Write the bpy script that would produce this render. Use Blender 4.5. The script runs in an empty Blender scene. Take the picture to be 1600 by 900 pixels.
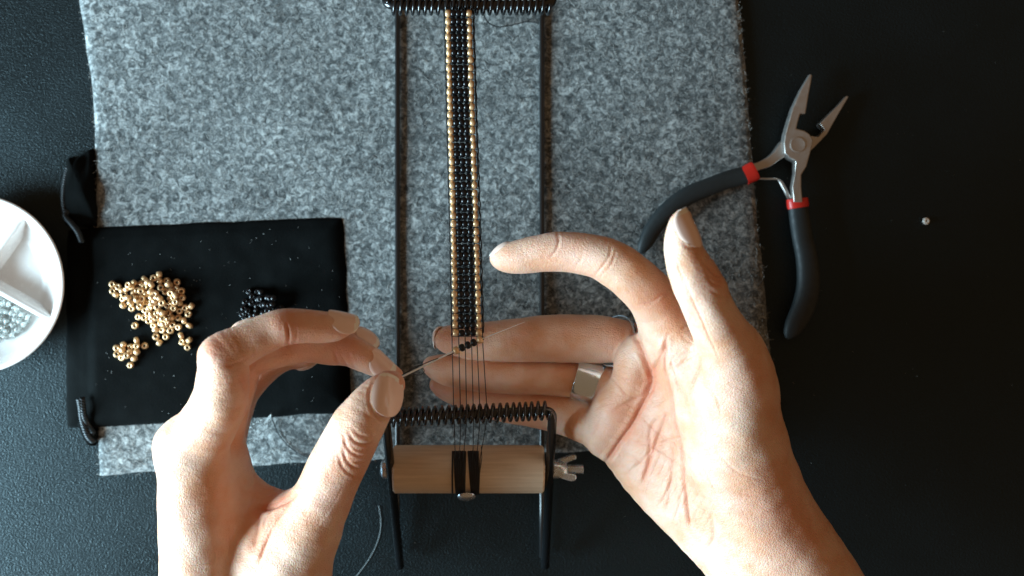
import bpy, math, random
import numpy as np
from mathutils import Vector, Matrix
from mathutils.bvhtree import BVHTree
random.seed(7); RNG = np.random.default_rng(7)
SC = bpy.context.scene
COL = SC.collection
MM = 0.001
# ------------------------------------------------------------------ camera, light, exposure
CAM_H = 500.0          # mm above the table
K = 3.7                # photograph pixels per mm on the table
CX, CY = 740.0, 450.0  # foot of the camera's axis
cam = bpy.data.cameras.new('camera'); camo = bpy.data.objects.new('camera', cam); COL.objects.link(camo)
camo.location = (0, 0, CAM_H*MM); cam.sensor_width = 36
cam.lens = 36*CAM_H/(1600/K); cam.shift_x = (800-CX)/1600; cam.shift_y = 0
cam.clip_start = 0.01; cam.clip_end = 20
cam.dof.use_dof = True; cam.dof.focus_distance = (CAM_H-62)*MM; cam.dof.aperture_fstop = 8.0
SC.camera = camo
w = bpy.data.worlds.new('World'); SC.world = w; w.use_nodes = True
w.node_tree.nodes['Background'].inputs[0].default_value = (1.0, 0.61, 0.33, 1)
w.node_tree.nodes['Background'].inputs[1].default_value = 0.19
def area(name, loc, target, sx, sy, power, col):
    l = bpy.data.lights.new(name, 'AREA'); l.shape = 'RECTANGLE'; l.size = sx; l.size_y = sy
    l.energy = power; l.color = col
    o = bpy.data.objects.new(name, l); COL.objects.link(o); o.location = loc
    o.rotation_euler = (Vector(target)-Vector(loc)).to_track_quat('-Z', 'Y').to_euler()
    return o
area('window_light', (-0.70, -0.23, 0.235), (0.02, -0.01, 0.03), 0.40, 0.42, 25.0, (0.66, 0.97, 1.15))
SC.view_settings.view_transform = 'Standard'; SC.view_settings.look = 'None'
SC.view_settings.exposure = 0; SC.view_settings.gamma = 1
# ------------------------------------------------------------------ helpers
def sc_(z): return K*CAM_H/(CAM_H-z)
def P(px, py, z):
    s = sc_(z); return Vector(((px-CX)/s, (CY-py)/s, z))
def link(name, me, parent=None, mat=None, loc=None):
    o = bpy.data.objects.new(name, me); COL.objects.link(o)
    if mat is not None and not me.materials: me.materials.append(mat)
    if parent is not None: o.parent = parent
    if loc is not None: o.location = loc
    return o
def tag(o, label=None, cat=None, group=None, kind=None):
    if label: o['label'] = label
    if cat: o['category'] = cat
    if group: o['group'] = group
    if kind: o['kind'] = kind
    return o
def empty(name, label, cat, loc=(0, 0, 0), group=None):
    o = bpy.data.objects.new(name, None); COL.objects.link(o); o.location = Vector(loc)*MM; o.empty_display_size = .01
    return tag(o, label, cat, group)
def mesh(name, verts, faces, smooth=True, scale=MM, origin=(0, 0, 0)):
    me = bpy.data.meshes.new(name)
    V = (np.asarray(verts, dtype=np.float64)-np.asarray(origin))*scale
    me.from_pydata(V.tolist(), [], faces if isinstance(faces, list) else faces.tolist())
    if smooth: me.shade_smooth()
    me.update(); return me
def np_mesh(name, V, Q, scale=MM):
    me = bpy.data.meshes.new(name); n = Q.shape[1]
    me.vertices.add(len(V)); me.vertices.foreach_set('co', (V*scale).astype(np.float32).ravel())
    me.loops.add(Q.size); me.loops.foreach_set('vertex_index', Q.astype(np.int32).ravel())
    me.polygons.add(len(Q)); me.polygons.foreach_set('loop_start', np.arange(0, Q.size, n, dtype=np.int32))
    me.polygons.foreach_set('loop_total', np.full(len(Q), n, dtype=np.int32))
    me.update(calc_edges=True); me.shade_smooth(); return me
class MB:
    def __init__(s): s.v = []; s.f = []
    def add(s, v, f):
        b = len(s.v); s.v += [tuple(x) for x in v]; s.f += [tuple(i+b for i in q) for q in f]; return s
    def tube(s, pts, r, n=10, caps=True):
        pts = [Vector(p) for p in pts]; m = len(pts); rr = r if isinstance(r, (list, tuple)) else [r]*m
        V = []; up = None
        for i, p in enumerate(pts):
            t = (pts[min(i+1, m-1)]-pts[max(i-1, 0)]).normalized()
            if up is None: up = t.orthogonal().normalized()
            up = (up-t*up.dot(t)).normalized(); sd = t.cross(up)
            for k in range(n):
                a = 2*math.pi*k/n; V.append(p+(up*math.cos(a)+sd*math.sin(a))*rr[i])
        F = [(i*n+k, i*n+(k+1) % n, (i+1)*n+(k+1) % n, (i+1)*n+k) for i in range(m-1) for k in range(n)]
        if caps: F += [tuple(reversed(range(n))), tuple(range((m-1)*n, m*n))]
        return s.add(V, F)
    def lathe(s, prof, c, axis, n=24):
        """prof: (radius, distance along axis)"""
        a = Vector(axis).normalized(); u = a.orthogonal().normalized(); w_ = a.cross(u); c = Vector(c); m = len(prof); V = []
        for r, h in prof:
            for k in range(n):
                t = 2*math.pi*k/n; V.append(c+a*h+(u*math.cos(t)+w_*math.sin(t))*r)
        F = [(i*n+k, i*n+(k+1) % n, (i+1)*n+(k+1) % n, (i+1)*n+k) for i in range(m-1) for k in range(n)]
        return s.add(V, F)
    def build(s, name, mat, parent=None, smooth=True, origin=(0, 0, 0), auto=None):
        me = mesh(name, s.v, s.f, smooth, origin=origin)
        if auto: me.set_sharp_from_angle(angle=math.radians(auto))
        return link(name, me, parent, mat)
def catmull(pts, n=6):
    pts = [np.array(p, float) for p in pts]; out = []
    pp = [2*pts[0]-pts[1]]+pts+[2*pts[-1]-pts[-2]]
    for i in range(1, len(pp)-2):
        a, b, c, d = pp[i-1:i+3]
        for k in range(n):
            t = k/n; out.append(.5*((2*b)+(-a+c)*t+(2*a-5*b+4*c-d)*t*t+(-a+3*b-3*c+d)*t**3))
    out.append(pts[-1]); return out
# ------------------------------------------------------------------ materials
class NT:
    def __init__(s, name):
        s.m = bpy.data.materials.new(name); s.m.use_nodes = True; s.t = s.m.node_tree; s.N = s.t.nodes; s.L = s.t.links
        s.b = s.N['Principled BSDF']
    def n(s, typ, **kw):
        nd = s.N.new(typ)
        for k, v in kw.items():
            if k in nd.inputs: nd.inputs[k].default_value = v
            else: setattr(nd, k, v)
        return nd
    def l(s, a, b): s.L.new(a, b)
    def obj(s): 
        c = s.n('ShaderNodeTexCoord'); return c.outputs['Object']
    def pos(s): return s.n('ShaderNodeNewGeometry').outputs['Position']
    def noise(s, vec, scale, detail=4, rough=.55, dist=0):
        nd = s.n('ShaderNodeTexNoise'); nd.inputs['Scale'].default_value = scale; nd.inputs['Detail'].default_value = detail
        nd.inputs['Roughness'].default_value = rough; nd.inputs['Distortion'].default_value = dist; s.l(vec, nd.inputs['Vector']); return nd.outputs['Fac']
    def ramp(s, fac, stops):
        r = s.n('ShaderNodeValToRGB'); e = r.color_ramp.elements
        while len(e) < len(stops): e.new(.5)
        for i, (p, c) in enumerate(stops):
            e[i].position = p; e[i].color = (c, c, c, 1) if isinstance(c, (int, float)) else (*c, 1)
        s.l(fac, r.inputs[0]); return r.outputs[0]
    def mix(s, fac, a, b, mode='MIX'):
        m = s.n('ShaderNodeMix', data_type='RGBA', blend_type=mode)
        for i, x in ((0, fac), (6, a), (7, b)):
            if hasattr(x, 'default_value') or hasattr(x, 'is_linked'): s.l(x, m.inputs[i])
            else: m.inputs[i].default_value = x if i == 0 else (*x, 1)
        return m.outputs[2]
    def bump(s, h, strength, dist, prev=None):
        b = s.n('ShaderNodeBump'); b.inputs['Strength'].default_value = strength; b.inputs['Distance'].default_value = dist
        s.l(h, b.inputs['Height'])
        if prev is not None: s.l(prev, b.inputs['Normal'])
        return b.outputs['Normal']
    def set(s, **kw):
        for k, v in kw.items():
            k = k.replace('_', ' ')
            if isinstance(v, (int, float)): s.b.inputs[k].default_value = v
            elif isinstance(v, tuple): s.b.inputs[k].default_value = (*v, 1) if len(v) == 3 and 'Radius' not in k else v
            else: s.l(v, s.b.inputs[k])
        return s
def plain(name, col, rough, metal=0.0, bump=None, var=0.0, spec=None):
    m = NT(name); p = m.obj()
    if var:
        f = m.noise(p, 260, 4); c = m.mix(f, tuple(x*(1-var) for x in col), tuple(min(1, x*(1+var)) for x in col)); m.set(Base_Color=c)
        rr = m.ramp(m.noise(p, 420, 3), [(.3, max(0, rough-.08)), (.7, min(1, rough+.1))]); m.set(Roughness=rr)
    else: m.set(Base_Color=col, Roughness=rough)
    m.set(Metallic=metal)
    if spec is not None: m.b.inputs['Specular IOR Level'].default_value = spec
    if bump: m.set(Normal=m.bump(m.noise(p, bump[0], 4), bump[1], bump[2]))
    return m.m
# felt
def felt_mat():
    m = NT('grey_felt'); p = m.pos()
    mp = m.n('ShaderNodeMapping'); m.l(p, mp.inputs[0]); mp.inputs['Scale'].default_value = (1, 1, 1)
    wv = m.n('ShaderNodeTexNoise'); wv.inputs['Scale'].default_value = 380; m.l(p, wv.inputs['Vector'])
    dv = m.n('ShaderNodeVectorMath', operation='SCALE'); m.l(wv.outputs['Color'], dv.inputs[0]); dv.inputs['Scale'].default_value = .0022
    av = m.n('ShaderNodeVectorMath', operation='ADD'); m.l(p, av.inputs[0]); m.l(dv.outputs[0], av.inputs[1]); q = av.outputs[0]
    a = m.noise(q, 400, 8, .74, .8); b = m.noise(q, 1900, 3, .7, .4); c = m.noise(p, 28, 4)
    s1 = m.ramp(a, [(.38, (.035, .042, .043)), (.49, (.155, .170, .170)), (.65, (.58, .61, .60))])
    s2 = m.mix(m.ramp(b, [(.35, .0), (.7, 1.0)]), (.62, .62, .62), (1.2, 1.2, 1.2)); col = m.mix(1.0, s1, s2, 'MULTIPLY')
    col = m.mix(1.0, col, m.ramp(c, [(.3, .70), (.68, 1.12)]), 'MULTIPLY')
    m.set(Base_Color=col, Roughness=.95); m.b.inputs['Specular IOR Level'].default_value = .15
    m.b.inputs['Sheen Weight'].default_value = .25; m.b.inputs['Sheen Roughness'].default_value = .6
    n1 = m.bump(a, .9, .0006); n2 = m.bump(b, .8, .00025, n1); m.set(Normal=n2); return m.m
def leather_mat():
    m = NT('black_leatherette'); p = m.pos()
    mp = m.n('ShaderNodeMapping'); m.l(p, mp.inputs[0]); mp.inputs['Rotation'].default_value = (0, 0, .5); mp.inputs['Scale'].default_value = (1.0, 1.7, 1)
    v = m.n('ShaderNodeTexVoronoi', feature='F1'); v.inputs['Scale'].default_value = 1250
    wv = m.n('ShaderNodeTexNoise'); wv.inputs['Scale'].default_value = 500; m.l(mp.outputs[0], wv.inputs['Vector'])
    dv = m.n('ShaderNodeVectorMath', operation='SCALE'); m.l(wv.outputs['Color'], dv.inputs[0]); dv.inputs['Scale'].default_value = .0007
    av = m.n('ShaderNodeVectorMath', operation='ADD'); m.l(mp.outputs[0], av.inputs[0]); m.l(dv.outputs[0], av.inputs[1]); m.l(av.outputs[0], v.inputs['Vector'])
    nn = m.noise(p, 900, 4, .65); c = m.noise(p, 25, 3)
    n1 = m.bump(v.outputs['Distance'], .42, .0004); n2 = m.bump(nn, .5, .0003, n1); m.set(Normal=n2)
    m.set(Base_Color=m.mix(c, (.0022, .0032, .0036), (.0045, .0065, .0075)), Roughness=m.ramp(c, [(.3, .36), (.7, .43)]))
    m.b.inputs['Specular IOR Level'].default_value = .38; m.b.inputs['Specular Tint'].default_value = (.72, .94, 1, 1)
    return m.m
def velvet_mat():
    m = NT('black_velvet'); p = m.obj()
    a = m.noise(p, 140, 5, .6); b = m.noise(p, 1800, 2)
    m.set(Base_Color=m.mix(a, (.0022, .0026, .0026), (.006, .007, .007)), Roughness=1.0)
    m.b.inputs['Specular IOR Level'].default_value = .05; m.b.inputs['Sheen Weight'].default_value = .035; m.b.inputs['Sheen Roughness'].default_value = .35
    m.b.inputs['Sheen Tint'].default_value = (.6, .8, .85, 1)
    m.set(Normal=m.bump(b, .5, .0003)); return m.m
def skin_mat():
    m = NT('skin'); p = m.pos()
    at = m.n('ShaderNodeAttribute', attribute_name='flush')
    a = m.noise(p, 75, 4, .6); b = m.noise(p, 600, 4, .65)
    base = m.mix(m.ramp(a, [(.38, 0.), (.62, 1.)]), (.77, .40, .235), (.87, .59, .44))
    base = m.mix(m.ramp(b, [(.3, .0), (.75, .22)]), base, (.64, .35, .22))
    fl = m.n('ShaderNodeMath', operation='MULTIPLY'); m.l(at.outputs['Fac'], fl.inputs[0]); fl.inputs[1].default_value = .85; fl.use_clamp = True
    r2 = m.noise(p, 32, 3); base = m.mix(m.ramp(r2, [(.48, 0.), (.68, .38)]), base, (.76, .33, .22)); base = m.mix(fl.outputs[0], base, (.72, .25, .14))  # flush tone: real redness, and shade painted into the creases
    m.set(Base_Color=base, Roughness=m.ramp(b, [(.3, .40), (.7, .54)]))
    m.b.inputs['Subsurface Weight'].default_value = .45; m.b.inputs['Subsurface Radius'].default_value = (1.0, .34, .16)
    m.b.inputs['Subsurface Scale'].default_value = .0026; m.b.inputs['Specular IOR Level'].default_value = .45
    m.b.inputs['Sheen Weight'].default_value = .10
    # fine skin relief: small cells, and drawn-out lines
    v = m.n('ShaderNodeTexVoronoi', feature='DISTANCE_TO_EDGE'); v.inputs['Scale'].default_value = 1150
    wv = m.n('ShaderNodeTexNoise'); wv.inputs['Scale'].default_value = 420; m.l(p, wv.inputs['Vector'])
    dv = m.n('ShaderNodeVectorMath', operation='SCALE'); m.l(wv.outputs['Color'], dv.inputs[0]); dv.inputs['Scale'].default_value = .0014
    av = m.n('ShaderNodeVectorMath', operation='ADD'); m.l(p, av.inputs[0]); m.l(dv.outputs[0], av.inputs[1]); m.l(av.outputs[0], v.inputs['Vector'])
    mp = m.n('ShaderNodeMapping'); m.l(av.outputs[0], mp.inputs[0]); mp.inputs['Rotation'].default_value = (0, 0, .75); mp.inputs['Scale'].default_value = (1.0, 5.0, 2.0)
    ln = m.noise(mp.outputs[0], 170, 4, .6, .3)
    n1 = m.bump(m.ramp(v.outputs['Distance'], [(0, 0.), (.22, 1.)]), .55, .00014)
    n2 = m.bump(ln, .5, .0004, n1); n3 = m.bump(b, .6, .00028, n2); m.set(Normal=n3)
    return m.m
def wood_mat():
    m = NT('pale_wood'); p = m.obj()
    mp = m.n('ShaderNodeMapping'); m.l(p, mp.inputs[0]); mp.inputs['Scale'].default_value = (.05, 1, 1)
    a = m.noise(mp.outputs[0], 900, 5, .6); b = m.noise(p, 60, 4)
    c = m.mix(a, (.46, .34, .22), (.84, .69, .52)); c = m.mix(m.ramp(b, [(.45, 0.), (.72, .35)]), c, (.50, .34, .21))
    m.set(Base_Color=c, Roughness=.62, Normal=m.bump(a, .35, .00025)); return m.m
FELT = felt_mat(); LEATHER = leather_mat(); VELVET = velvet_mat(); SKIN = skin_mat(); WOOD = wood_mat()
ENAMEL = plain('black_enamel_wire', (.006, .007, .008), .22, spec=.7)
GOLD = plain('champagne_bead', (.76, .50, .27), .34, .6, var=.12)
BLACKB = plain('black_glass_bead', (.004, .004, .005), .28, spec=.4)
THREAD = plain('black_thread', (.010, .010, .010), .7, bump=(2500, .5, .0002))
STEEL = plain('brushed_steel', (.50, .47, .44), .38, .85, bump=(700, .25, .0001), var=.12)
BRIGHT = plain('zinc_plated_steel', (.60, .66, .72), .25, .8, bump=(500, .2, .0001), var=.10)
SILVER = plain('hammered_silver', (.78, .90, 1.0), .20, .95, bump=(230, .3, .0004))
NEEDLE = plain('needle_steel', (.90, .93, .95), .3, .2)
GRIP = plain('dark_rubber_grip', (.012, .018, .020), .58, bump=(1600, .35, .00015), var=.2)
RED = plain('red_plastic', (.62, .022, .014), .38)
CHINA = plain('white_glazed_china', (.78, .74, .71), .22, var=.03)
CORD = plain('black_satin_cord', (.006, .009, .011), .42, spec=.4)
LINT = plain('pale_lint', (.5, .52, .5), .9)
NAILM = plain('nail_plate', (.93, .68, .57), .15, var=.04)
NAILE = plain('nail_free_edge', (.95, .88, .78), .25)
g = NT('clear_glass_bead'); g.set(Base_Color=(.93, .97, .95), Roughness=.08); g.b.inputs['Transmission Weight'].default_value = .75; CLEARB = g.m
WHITEB = plain('white_bead', (.85, .82, .76), .3)
# ------------------------------------------------------------------ table
n = 2
me = mesh('table', [(-900, -700, 0), (900, -700, 0), (900, 700, 0), (-900, 700, 0)], [(0, 1, 2, 3)])
tag(link('table', me, None, LEATHER), kind='structure')
# ------------------------------------------------------------------ felt mat
def inpoly(x, y, poly):
    x = np.asarray(x); y = np.asarray(y); c = np.zeros(x.shape, bool); n = len(poly)
    for i in range(n):
        x1, y1 = poly[i]; x2, y2 = poly[(i+1) % n]
        if y1 == y2: continue
        c ^= ((y1 > y) != (y2 > y)) & (x < (x2-x1)*(y-y1)/(y2-y1)+x1)
    return c
FZ = 3.0
LE = [(118, -60), (124, 0), (136, 90), (146, 155), (149, 260), (151, 345), (152, 500), (153, 640), (155, 744)]
RE = [(1152, -60), (1155, 0), (1168, 140), (1176, 260), (1187, 380), (1197, 470), (1204, 560), (1209, 640), (1212, 694)]
def edge_at(E, t):
    ys = [q[1] for q in E]; y = ys[0]+(ys[-1]-ys[0])*t; return np.interp(y, ys, [q[0] for q in E]), y
NU, NV = 150, 110; V = []; F = []
for lay in (0, 1):
    for j in range(NV+1):
        for i in range(NU+1):
            u, v = i/NU, j/NV; xl, yl = edge_at(LE, v); xr, yr = edge_at(RE, v)
            yb = yl+(yr-yl)*(u**.75)
            jx = 1.2*math.sin(v*47+1)*math.sin(v*19) if i in (0, NU) else 0
            jy = 1.5*math.sin(u*61)*math.cos(u*23) if j == NV else 0
            edge = min(u, 1-u, 1-v)*60
            q = P(xl+(xr-xl)*u+jx, yb+jy, FZ)
            zz = (FZ-max(0, .9-edge)*.9+.12*math.sin(u*13+v*5)*math.cos(v*11)) if lay == 0 else .15
            V.append((q.x, q.y, zz))
W_ = NU+1; o2 = W_*(NV+1)
for j in range(NV):
    for i in range(NU):
        a = j*W_+i; F.append((a, a+W_, a+W_+1, a+1))
rim = [i for i in range(NU+1)]+[j*W_+NU for j in range(1, NV+1)]+[NV*W_+i for i in range(NU-1, -1, -1)]+[j*W_ for j in range(NV-1, 0, -1)]
for k in range(len(rim)):
    a, b = rim[k], rim[(k+1) % len(rim)]; F.append((a, b, b+o2, a+o2))
felt = link('felt_mat', mesh('felt_mat', V, F), None, FELT)
tag(felt, 'thick mottled grey felt mat lying on the dark table under the loom', 'felt mat')
POLY = [edge_at(LE, t) for t in np.linspace(0, 1, 9)]+[(155+(1212-155)*t, 744+(694-744)*t**.75) for t in np.linspace(.1, .9, 9)]+[edge_at(RE, t) for t in np.linspace(1, 0, 9)]
def fibres(n, light):
    """loose curled hairs lying on and sticking out of the felt"""
    px = RNG.uniform(110, 1215, n*2); py = RNG.uniform(-20, 750, n*2); ok = inpoly(px, py, POLY); px = px[ok][:n]; py = py[ok][:n]
    m = n//28
    if m:
        t = RNG.uniform(0, 1, m); side = RNG.integers(0, 3, m)
        for i in range(m):
            if side[i] == 0: px[i], py[i] = edge_at(LE, t[i])
            elif side[i] == 1: px[i], py[i] = edge_at(RE, t[i])
            else: px[i] = 155+(1212-155)*t[i]; py[i] = 744+(694-744)*t[i]**.75
    N = len(px); S = 5
    x = (px-CX)/sc_(FZ); y = (CY-py)/sc_(FZ); z = np.full(N, FZ+.05); z[:m] = RNG.uniform(.6, 3.0, m)
    ang = RNG.uniform(0, 2*np.pi, N); L = RNG.uniform(.5, 1.5, N)*np.where(np.arange(N) < m, .55, 1.0); bend = RNG.normal(0, .9, N)
    pts = np.zeros((N, S, 3)); cur = np.stack([x, y, z], 1)
    arch = RNG.uniform(.02, .35, N)
    for k in range(S):
        pts[:, k] = cur; pts[:, k, 2] += arch*math.sin(math.pi*k/(S-1))
        cur = cur+np.stack([np.cos(ang), np.sin(ang), np.zeros(N)], 1)*(L/(S-1)*2)[:, None]; ang = ang+bend/(S-1)*1.5
    wd = .035
    d = np.gradient(pts, axis=1); nn_ = np.stack([-d[..., 1], d[..., 0], 0*d[..., 0]], -1); nn_ /= np.linalg.norm(nn_, axis=-1, keepdims=True)+1e-9
    A = pts+nn_*wd; B = pts-nn_*wd; B[..., 2] += .03
    V = np.stack([A, B], 2).reshape(-1, 3); b = (np.arange(N)*S*2)[:, None]+(np.arange(S-1)*2)[None]
    Q = np.stack([b, b+1, b+3, b+2], -1).reshape(-1, 4)
    o = link('felt_fibres', np_mesh('felt_fibres', V, Q), felt, light); tag(o, kind='stuff')
fibres(16000, plain('light_felt_fibre', (.40, .39, .36), .9)); fibres(9000, plain('dark_felt_fibre', (.04, .04, .04), .9))
# ------------------------------------------------------------------ beads
def bead_mesh(name, r, ln, hole, mat, n=18):
    prof = []
    for k in range(9):
        a = math.pi*k/8; prof.append((hole+(r-hole)*(math.sin(a)**.75), -ln/2*math.cos(a)))
    prof.append((hole*.95, ln*.25)); prof.append((hole*.95, -ln*.25)); prof.append(prof[0])
    mb = MB(); mb.lathe(prof, (0, 0, 0), (0, 0, 1), n); me = mesh(name, mb.v, mb.f); me.materials.append(mat); return me
BG = [bead_mesh('gold_bead', 1.46*s, 2.1*l, .64, GOLD) for s, l in ((1, 1), (.96, 1.06), (1.03, .93))]
BK = [bead_mesh('black_bead', 1.44*s, 2.1*l, .5, BLACKB) for s, l in ((1, 1), (.95, 1.05))]
def place(name, me, loc, axis, parent=None, roll=None):
    o = bpy.data.objects.new(name, me); COL.objects.link(o); o.location = Vector(loc)*MM
    o.rotation_euler = (Vector(axis).to_track_quat('Z', 'Y').to_matrix() @ Matrix.Rotation(random.uniform(0, 6.28) if roll is None else roll, 3, 'Z')).to_euler()
    if parent is not None: o.parent = parent
    return o
# ------------------------------------------------------------------ velvet pouch
PZ = FZ
QC = [(97, 357), (536, 338), (549, 645), (96, 672)]   # corners, top-left clockwise
def quad(u, v):
    (x0, y0), (x1, y1), (x2, y2), (x3, y3) = QC
    xt, yt = x0+(x1-x0)*u, y0+(y1-y0)*u; xb, yb = x3+(x2-x3)*u, y3+(y2-y3)*u
    k = 3.2*math.exp(-min(u, 1-u)*38)*math.exp(-min(v, 1-v)*26)
    return xt+(xb-xt)*v+(k if u < .5 else -k), yt+(yb-yt)*v+(k if v < .5 else -k)*.7
pouch = empty('velvet_pouch', 'flat black velvet drawstring pouch holding loose gold and black beads', 'pouch', P(320, 505, 0))
V = []; F = []; NU, NV = 110, 80
from mathutils import noise as mn
PH = {}
def pouch_z(u, v):
    e = min(u, 1-u)*24; f = min(v, 1-v)*17; ed = 1-math.exp(-min(e, f)*1.2)
    base = np.interp(u, [0, .06, .12, 1], [0.4, .6, PZ+.2, PZ+.2])
    return base+ed*(3.4+.9*mn.noise((u*6, v*4, 1))+.3*mn.noise((u*16, v*12, 4)) - .5*math.exp(-((u-.085)/.012)**2)-.35*math.exp(-((v-.035)/.01)**2))
for j in range(NV+1):
    for i in range(NU+1):
        u, v = i/NU, j/NV; x, y = quad(u, v)
        wob = 2.2*mn.noise((u*9, v*9, 9)); x += wob*(1 if i in (0, NU) else .3); y += 2.0*mn.noise((u*9, v*7, 3))*(1 if j in (0, NV) else .3)
        z = pouch_z(u, v); q = P(x, y, 6); V.append((q.x, q.y, z))
W_ = NU+1; o2 = len(V)
for j in range(NV+1):
    for i in range(NU+1):
        u = i/NU; V.append((V[j*W_+i][0], V[j*W_+i][1], float(np.interp(u, [0, .06, .12, 1], [0.2, .3, PZ+.1, PZ+.1]))))
for j in range(NV):
    for i in range(NU):
        a = j*W_+i; F.append((a, a+W_, a+W_+1, a+1))
rim = [i for i in range(NU+1)]+[j*W_+NU for j in range(1, NV+1)]+[NV*W_+i for i in range(NU-1, -1, -1)]+[j*W_ for j in range(NV-1, 0, -1)]
for k in range(len(rim)):
    a, b = rim[k], rim[(k+1) % len(rim)]; F.append((a, b, b+o2, a+o2))
po = pouch.location/MM
MBp = MB(); MBp.add(V, F); MBp.build('pouch_body', VELVET, pouch, origin=po)
# gathered flap sticking out above the pouch's open end
fl = [(101, 352), (99, 330), (99, 300), (103, 275), (107, 262), (104, 250), (112, 245), (120, 249), (126, 244), (131, 240), (136, 236), (141, 232), (147, 235), (148, 260), (151, 300), (153, 352)]
def blob_sheet(poly, z0, h, amp, seed, n=40):
    xs = [q[0] for q in poly]; ys = [q[1] for q in poly]; cx, cy = sum(xs)/len(xs), sum(ys)/len(ys)
    ring = catmull(poly+[poly[0]], 4)[:-1]; m = len(ring); V = []; R = 9
    for r in range(R+1):
        t = r/R
        for k, q in enumerate(ring):
            x = cx+(q[0]-cx)*t; y = cy+(q[1]-cy)*t; z = z0+h*(1-t**4)**.6+amp*mn.noise((x*.045+seed, y*.02, seed))*(1-t**6)
            p_ = P(x, y, z0); V.append((p_.x, p_.y, max(.1, z) if t < 1 else .05))
    F = [(r*m+k, (r+1)*m+k, (r+1)*m+(k+1) % m, r*m+(k+1) % m) for r in range(R) for k in range(m)]
    return V, F
V, F = blob_sheet(fl, 1.0, 6.5, 4.5, 3.3); MB().add(V, F).build('gathered_flap', VELVET, pouch, origin=po)
V, F = blob_sheet([(122, 660), (130, 655), (142, 662), (153, 676), (152, 690), (144, 698), (136, 692), (130, 680)], 1.0, 4.5, 2, 8.3); MB().add(V, F).build('gathered_flap', VELVET, pouch, origin=po)
def rope(pts, r, turns, name, mat, parent, org, n=14):
    c = catmull(pts, n); L = len(c)
    for ph in (0, math.pi):
        mb = MB(); out = []
        for i, p_ in enumerate(c):
            t = Vector(c[min(i+1, L-1)])-Vector(c[max(i-1, 0)]); t.normalize(); s = t.cross(Vector((0, 0, 1))).normalized(); up = s.cross(t)
            a = ph+turns*2*math.pi*i/(L-1); out.append(Vector(p_)+(s*math.cos(a)+up*math.sin(a))*r)
        yield mb.tube(out, r*.95, 7)
def rope_obj(pts, r, turns, parent, org):
    mb = MB()
    for part in rope(pts, r, turns, '', None, None, None, 20): mb.add(part.v, part.f)
    return mb.build('drawstring', CORD, parent, origin=org)
rope_obj([P(106, 330, 6), P(102, 338, 7), P(112, 350, 8.5), P(122, 363, 8.6), P(128, 378, 7.6)], .75, 10, pouch, po)
rope_obj([P(106, 262, 4), P(101, 285, 5), P(99, 310, 5.5), P(102, 337, 6.5)], .7, 10, pouch, po)
rope_obj([P(124, 624, 7.2), P(127, 640, 7.6), P(130, 660, 5), P(137, 680, 6), P(146, 690, 4.5)], .75, 10, pouch, po)
rope_obj([P(128, 622, 7.2), P(131, 645, 7.6), P(137, 662, 4.5), P(146, 677, 5.5)], .7, 8, pouch, po)
# dust and lint
mb = MB()
for k in range(120):
    u, v = random.uniform(.12, .98), random.uniform(.03, .97); x, y = quad(u, v); q = P(x, y, 6); z = pouch_z(u, v)+.1
    a = random.uniform(0, 6.28); L = random.choice([.15, .2, .3, .35])*random.uniform(.5, 1)
    d = Vector((math.cos(a), math.sin(a), .1))*L; mb.tube([(q.x, q.y, z), Vector((q.x, q.y, z))+d, Vector((q.x, q.y, z))+d*2+Vector((d.y, -d.x, 0))*.5], .05, 4)
for px_, py_ in ((395, 663), (401, 660), (404, 665), (390, 668), (407, 657)):
    q = P(px_, py_, 5); mb.tube([(q.x, q.y, 5.4), (q.x+.8, q.y+.5, 6), (q.x+1.2, q.y-.3, 5.6)], .09, 4)
o = mb.build('lint_specks', LINT, pouch, origin=po); tag(o, kind='stuff')
mb = MB()
for k in range(160):
    x, y = random.uniform(0, 1600), random.uniform(0, 900)
    if inpoly([x], [y], POLY)[0] or x < 130: continue
    q = P(x, y, 0); mb.tube([(q.x, q.y, .06), (q.x+random.uniform(-.3, .3), q.y+random.uniform(-.3, .3), .12)], .05, 4)
tag(mb.build('dust', LINT), kind='stuff')
# ------------------------------------------------------------------ loose gold beads
c5 = [(110,198),(152,218),(112,246),(140,272),(182,242),(198,270),(202,300),(202,346),(248,368),(222,232),(270,190),(340,162),(400,156),(442,130),(446,172),(494,176),(520,202),(566,184),(560,232),(600,246),(605,292),(586,332),(624,364),(668,352),(645,408),(584,388),(576,436),(617,454),(654,490),(577,500),(519,524),(463,520),(416,520),(410,488),(488,568),(417,568),(443,610),(595,560),(603,606),(653,592),(640,642),(270,490),(295,428),(304,360),(344,382),(366,456),(338,432),(283,296),(262,258),(240,292),(258,330),(292,240),(256,214),(318,196),(348,216),(372,186),(402,202),(452,222),(486,250),(524,246),(560,278),(522,290),(540,322),(503,352),(552,366),(508,400),(530,434),(536,484),(500,478),(470,440),(464,472),(404,452),(440,434),(392,410),(442,402),(482,400),(430,354),(392,350),(356,322),(322,292),(356,268),(396,248),(430,266),(410,290),(460,296),(478,330),(412,320),(330,330),(322,246)]
cl = [(282,594),(191,624),(140,647),(187,660),(240,640),(288,630),(338,632),(240,676),(290,674),(142,692),(180,714),(222,698),(265,720),(238,768)]
placed = []
def near_pouch_z(px, py):
    (x0, y0), (x1, y1), (x2, y2), (x3, y3) = QC; u = (px-96)/450; v = (py-(357-19*u))/310
    return pouch_z(min(max(u, 0), 1), min(max(v, 0), 1))
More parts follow.
